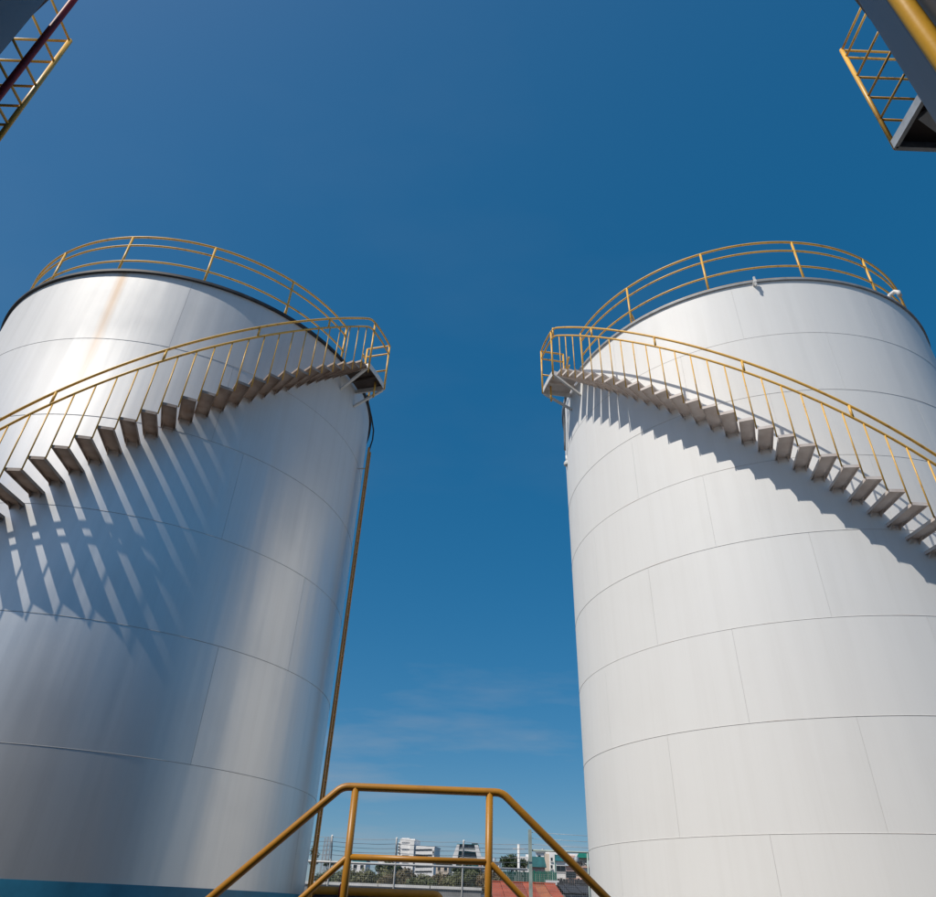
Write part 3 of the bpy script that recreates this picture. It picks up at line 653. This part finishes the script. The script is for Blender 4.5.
for y0, y1 in ((-.5, 6.5),):
    A, B_, Pk = (a.x - X, a.z), (d.x - X, a.z), (pk.x - X, pk.z)
    b.face([(A[0], y0, A[1]), (B_[0], y0, B_[1]), (Pk[0] + 1.2, y0 + .6, Pk[1]), (Pk[0] - 1.2, y0 + .6, Pk[1])]); b.face([(A[0], y1, A[1]), (Pk[0] - 1.2, y1, Pk[1]), (Pk[0] + 1.2, y1, Pk[1]), (B_[0], y1, B_[1])])
    b.face([(A[0], y0, A[1]), (Pk[0] - 1.2, y0 + .6, Pk[1]), (Pk[0] - 1.2, y1, Pk[1]), (A[0], y1, A[1])]); b.face([(B_[0], y0, B_[1]), (B_[0], y1, B_[1]), (Pk[0] + 1.2, y1, Pk[1]), (Pk[0] + 1.2, y0 + .6, Pk[1])]); b.face([(Pk[0] - 1.2, y0 + .6, Pk[1]), (Pk[0] + 1.2, y0 + .6, Pk[1]), (Pk[0] + 1.2, y1, Pk[1]), (Pk[0] - 1.2, y1, Pk[1])])
b.build('roof', M_TEAL, B7); win(B7, 537.5, 539.5, 868, 873, Y, M_PINK, 'door', .06)
Y = 260
B8 = bld('low_white_house', 519, 532, Y, 'low white house seen between the pole and the gate post')
blk(B8, 514, 533, 856.4, Y, 8, M_WHB); blk(B8, 525, 528, 853.8, Y, 3, M_WHB, 'roof_box', dz=2); win(B8, 528, 531, 859, 862, Y)
Y = 280
B9 = bld('far_villa', 372, 392, Y, 'pale low house with a pointed roof far behind the shrubs'); blk(B9, 378, 394, 860, Y, 8, M_WHB); blk(B9, 383.5, 384.5, 856, Y, 2, M_WHB, 'chimney', dz=2); blk(B9, 379.5, 380.5, 857.5, Y, 2, M_WHB, 'chimney', dz=3); win(B9, 387, 389, 862, 864, Y)

# market-style sheds behind the gate: green sheets, red-orange roof, white sheet, charcoal roof
def sheet_fence(u0, u1, v0, v1, Y, mat, name, label, n):
    a, d = at(u0, v0, Y), at(u1, v1, Y); T = thing(name, (a.x, Y, 0), label, 'fence'); Wd = d.x - a.x
    for k in range(n):
        MB().box(Wd * k / n + .01, Wd * (k + 1) / n - .01, (k % 2) * .04, (k % 2) * .04 + .03, .2, a.z + random.uniform(-.05, .05)).build('sheet', mat, T)
    return T
sheet_fence(503, 531, 871, 880, 70, M_DGREEN, 'sheet_fence', 'dark green sheet metal hoarding behind the round dark tree', 14)
sheet_fence(531, 557, 870.5, 880, 66, M_GREENR, 'sheet_fence', 'brighter green sheet metal hoarding behind the gate', 12)
sheet_fence(557, 592, 878, 885, 62, M_CHAR, 'sheet_fence', 'charcoal sheet hoarding in front of the balcony house', 12)
def gable(u0, u1, vr, ve, Y, dep, mat, label, name='shed'):
    a, d = at(u0, ve, Y), at(u1, ve, Y); zr = at((u0 + u1) / 2, vr, Y + dep).z; T = thing(name, (a.x, Y, 0), label, 'shed'); Wd = d.x - a.x; ze = a.z
    MB().box(.1, Wd - .1, .15, dep * 2 - .15, 0, ze - .03).build('wall', M_CONC, T)
    n = max(6, int(Wd / .55))
    for k in range(n):
        x0, x1 = Wd * k / n, Wd * (k + 1) / n - .015; dz = (k % 2) * .025
        mk = mat if mat is not M_RUSTR else random.choice((M_RUSTR, M_RUSTR, M_RUST2, M_RUST3))
        MB().hexa([(x0, 0, ze + dz), (x1, 0, ze + dz), (x1, dep, zr + dz), (x0, dep, zr + dz), (x0, 0, ze + dz + .02), (x1, 0, ze + dz + .02), (x1, dep, zr + dz + .02), (x0, dep, zr + dz + .02)]).build('roof_sheet', mk, T)
    MB().bar((0, dep, zr + .05), (Wd, dep, zr + .05), .3, .06).build('ridge', mat, T)
    MB().hexa([(0, dep, zr), (Wd, dep, zr), (Wd, 2 * dep, ze), (0, 2 * dep, ze), (0, dep, zr + .02), (Wd, dep, zr + .02), (Wd, 2 * dep, ze + .02), (0, 2 * dep, ze + .02)]).build('back_roof', mat, T)
    return T
gable(493, 566, 883.5, 898, 40, 4, M_RUSTR, 'long shed with an orange-red sheet roof behind the gate')
gable(564, 600, 885, 893, 42, 2.5, M_CHAR, 'shed with a dark roof beside the plain white tank')
WS = tag(MB().box(*sorted((at(545.5, 881, 52).x, at(559, 881, 52).x)), 52, 52.05, at(552, 884.5, 52).z, at(552, 880.2, 52).z).build('white_sheet', M_WHB), 'small white sheet panel above the orange-red roof', 'panel')
WS2 = MB(); a = at(552, 884.5, 52); WS2.tube([(a.x, 52.1, 0), (a.x, 52.1, a.z + .1)], .04, 6).build('support', M_GALV, WS)

# more of the town: small houses crowded behind the hoardings, each with its own roof, windows and rooftop tank
def house(u0, u1, vt, Y, wall, roof, label, seed, turn=-10):
    rg = random.Random(seed); T = bld('town_house', u0, u1, Y, label, 'house'); T.rotation_euler = (0, 0, rad(turn))
    blk(T, u0, u1, vt, Y, 7, wall); a, d = at(u0, vt, Y), at(u1, vt, Y); x0, x1 = a.x - T.location.x, d.x - T.location.x; z = (a.z + d.z) / 2; mid = (x0 + x1) / 2
    if rg.random() < .5:
        MB().hexa([(x0 - .3, -.5, z + .01), (x1 + .3, -.5, z + .01), (x1 + .3, 7.4, z + .01), (x0 - .3, 7.4, z + .01), (x0 + .2, 3.2, z + 1.3), (x1 - .2, 3.2, z + 1.3), (x1 - .2, 3.8, z + 1.3), (x0 + .2, 3.8, z + 1.3)]).build('roof', roof, T)
    else:
        MB().box(x0 - .25, x1 + .25, -.6, 7.2, z + .01, z + .28).build('roof', roof, T)
        MB().ring((mid, 2.5), [(.02, z + .29), (.55, z + .29), (.6, z + .8), (.5, z + 1.4), (.02, z + 1.5)], 14).build('roof_tank', M_GALV, T)
    n = max(2, int((x1 - x0) / 2.4)); st = 0
    while z - 2.4 - 3.0 * st > 3.5 and st < 4:
        for k in range(n):
            xw = x0 + (x1 - x0) * (k + .5) / n; zw = z - 2.2 - 3.0 * st; wv = rg.uniform(.45, .7)
            f = MB().box(xw - wv, xw + wv, -.05, -.01, zw, zw + 1.25).build('window', M_GLASS, T)
            MB().box(xw - wv - .08, xw + wv + .08, -.16, -.052, zw - .12, zw - .01).build('sill', wall, f)
        if rg.random() < .6: MB().hexa([(x0, -1.2, z - 3.35 - 3 * st), (x1, -1.2, z - 3.35 - 3 * st), (x1, -.01, z - 3.0 - 3 * st), (x0, -.01, z - 3.0 - 3 * st), (x0, -1.2, z - 3.3 - 3 * st), (x1, -1.2, z - 3.3 - 3 * st), (x1, -.01, z - 2.95 - 3 * st), (x0, -.01, z - 2.95 - 3 * st)]).build('awning', rg.choice((M_TEAL, M_PINK, M_GREENR, M_GALV)), T)
        st += 1
for args in ((556, 565, 861, 190, M_WHB, M_TEAL, 'narrow white house with a teal roof between the corner house and the balcony house', 31), (566, 575, 866, 170, M_PINK, M_GALV, 'pink house with a grey roof below the balcony house', 32),
             (572, 581, 863, 185, M_CREAM, M_CHAR, 'cream house with a dark roof below the green-roofed house', 33), (583, 596, 868, 165, M_WHB, M_PINK, 'white house with a pink roof edge touching the plain white tank', 34),
             (488, 499, 862, 300, M_WHB, M_GALV, 'plain white house behind the round dark tree', 35), (352, 366, 862, 320, M_WHB, M_TEAL, 'pale house with a teal roof behind the shrubs near the stile post', 36),
             (436, 449, 864, 310, M_CREAM, M_TEAL, 'low cream house between the office block and the dark glazed building', 37), (536, 549, 852.5, 300, M_WHB, M_GALV, 'white house rising behind the teal-roofed shed', 38)): house(*args)
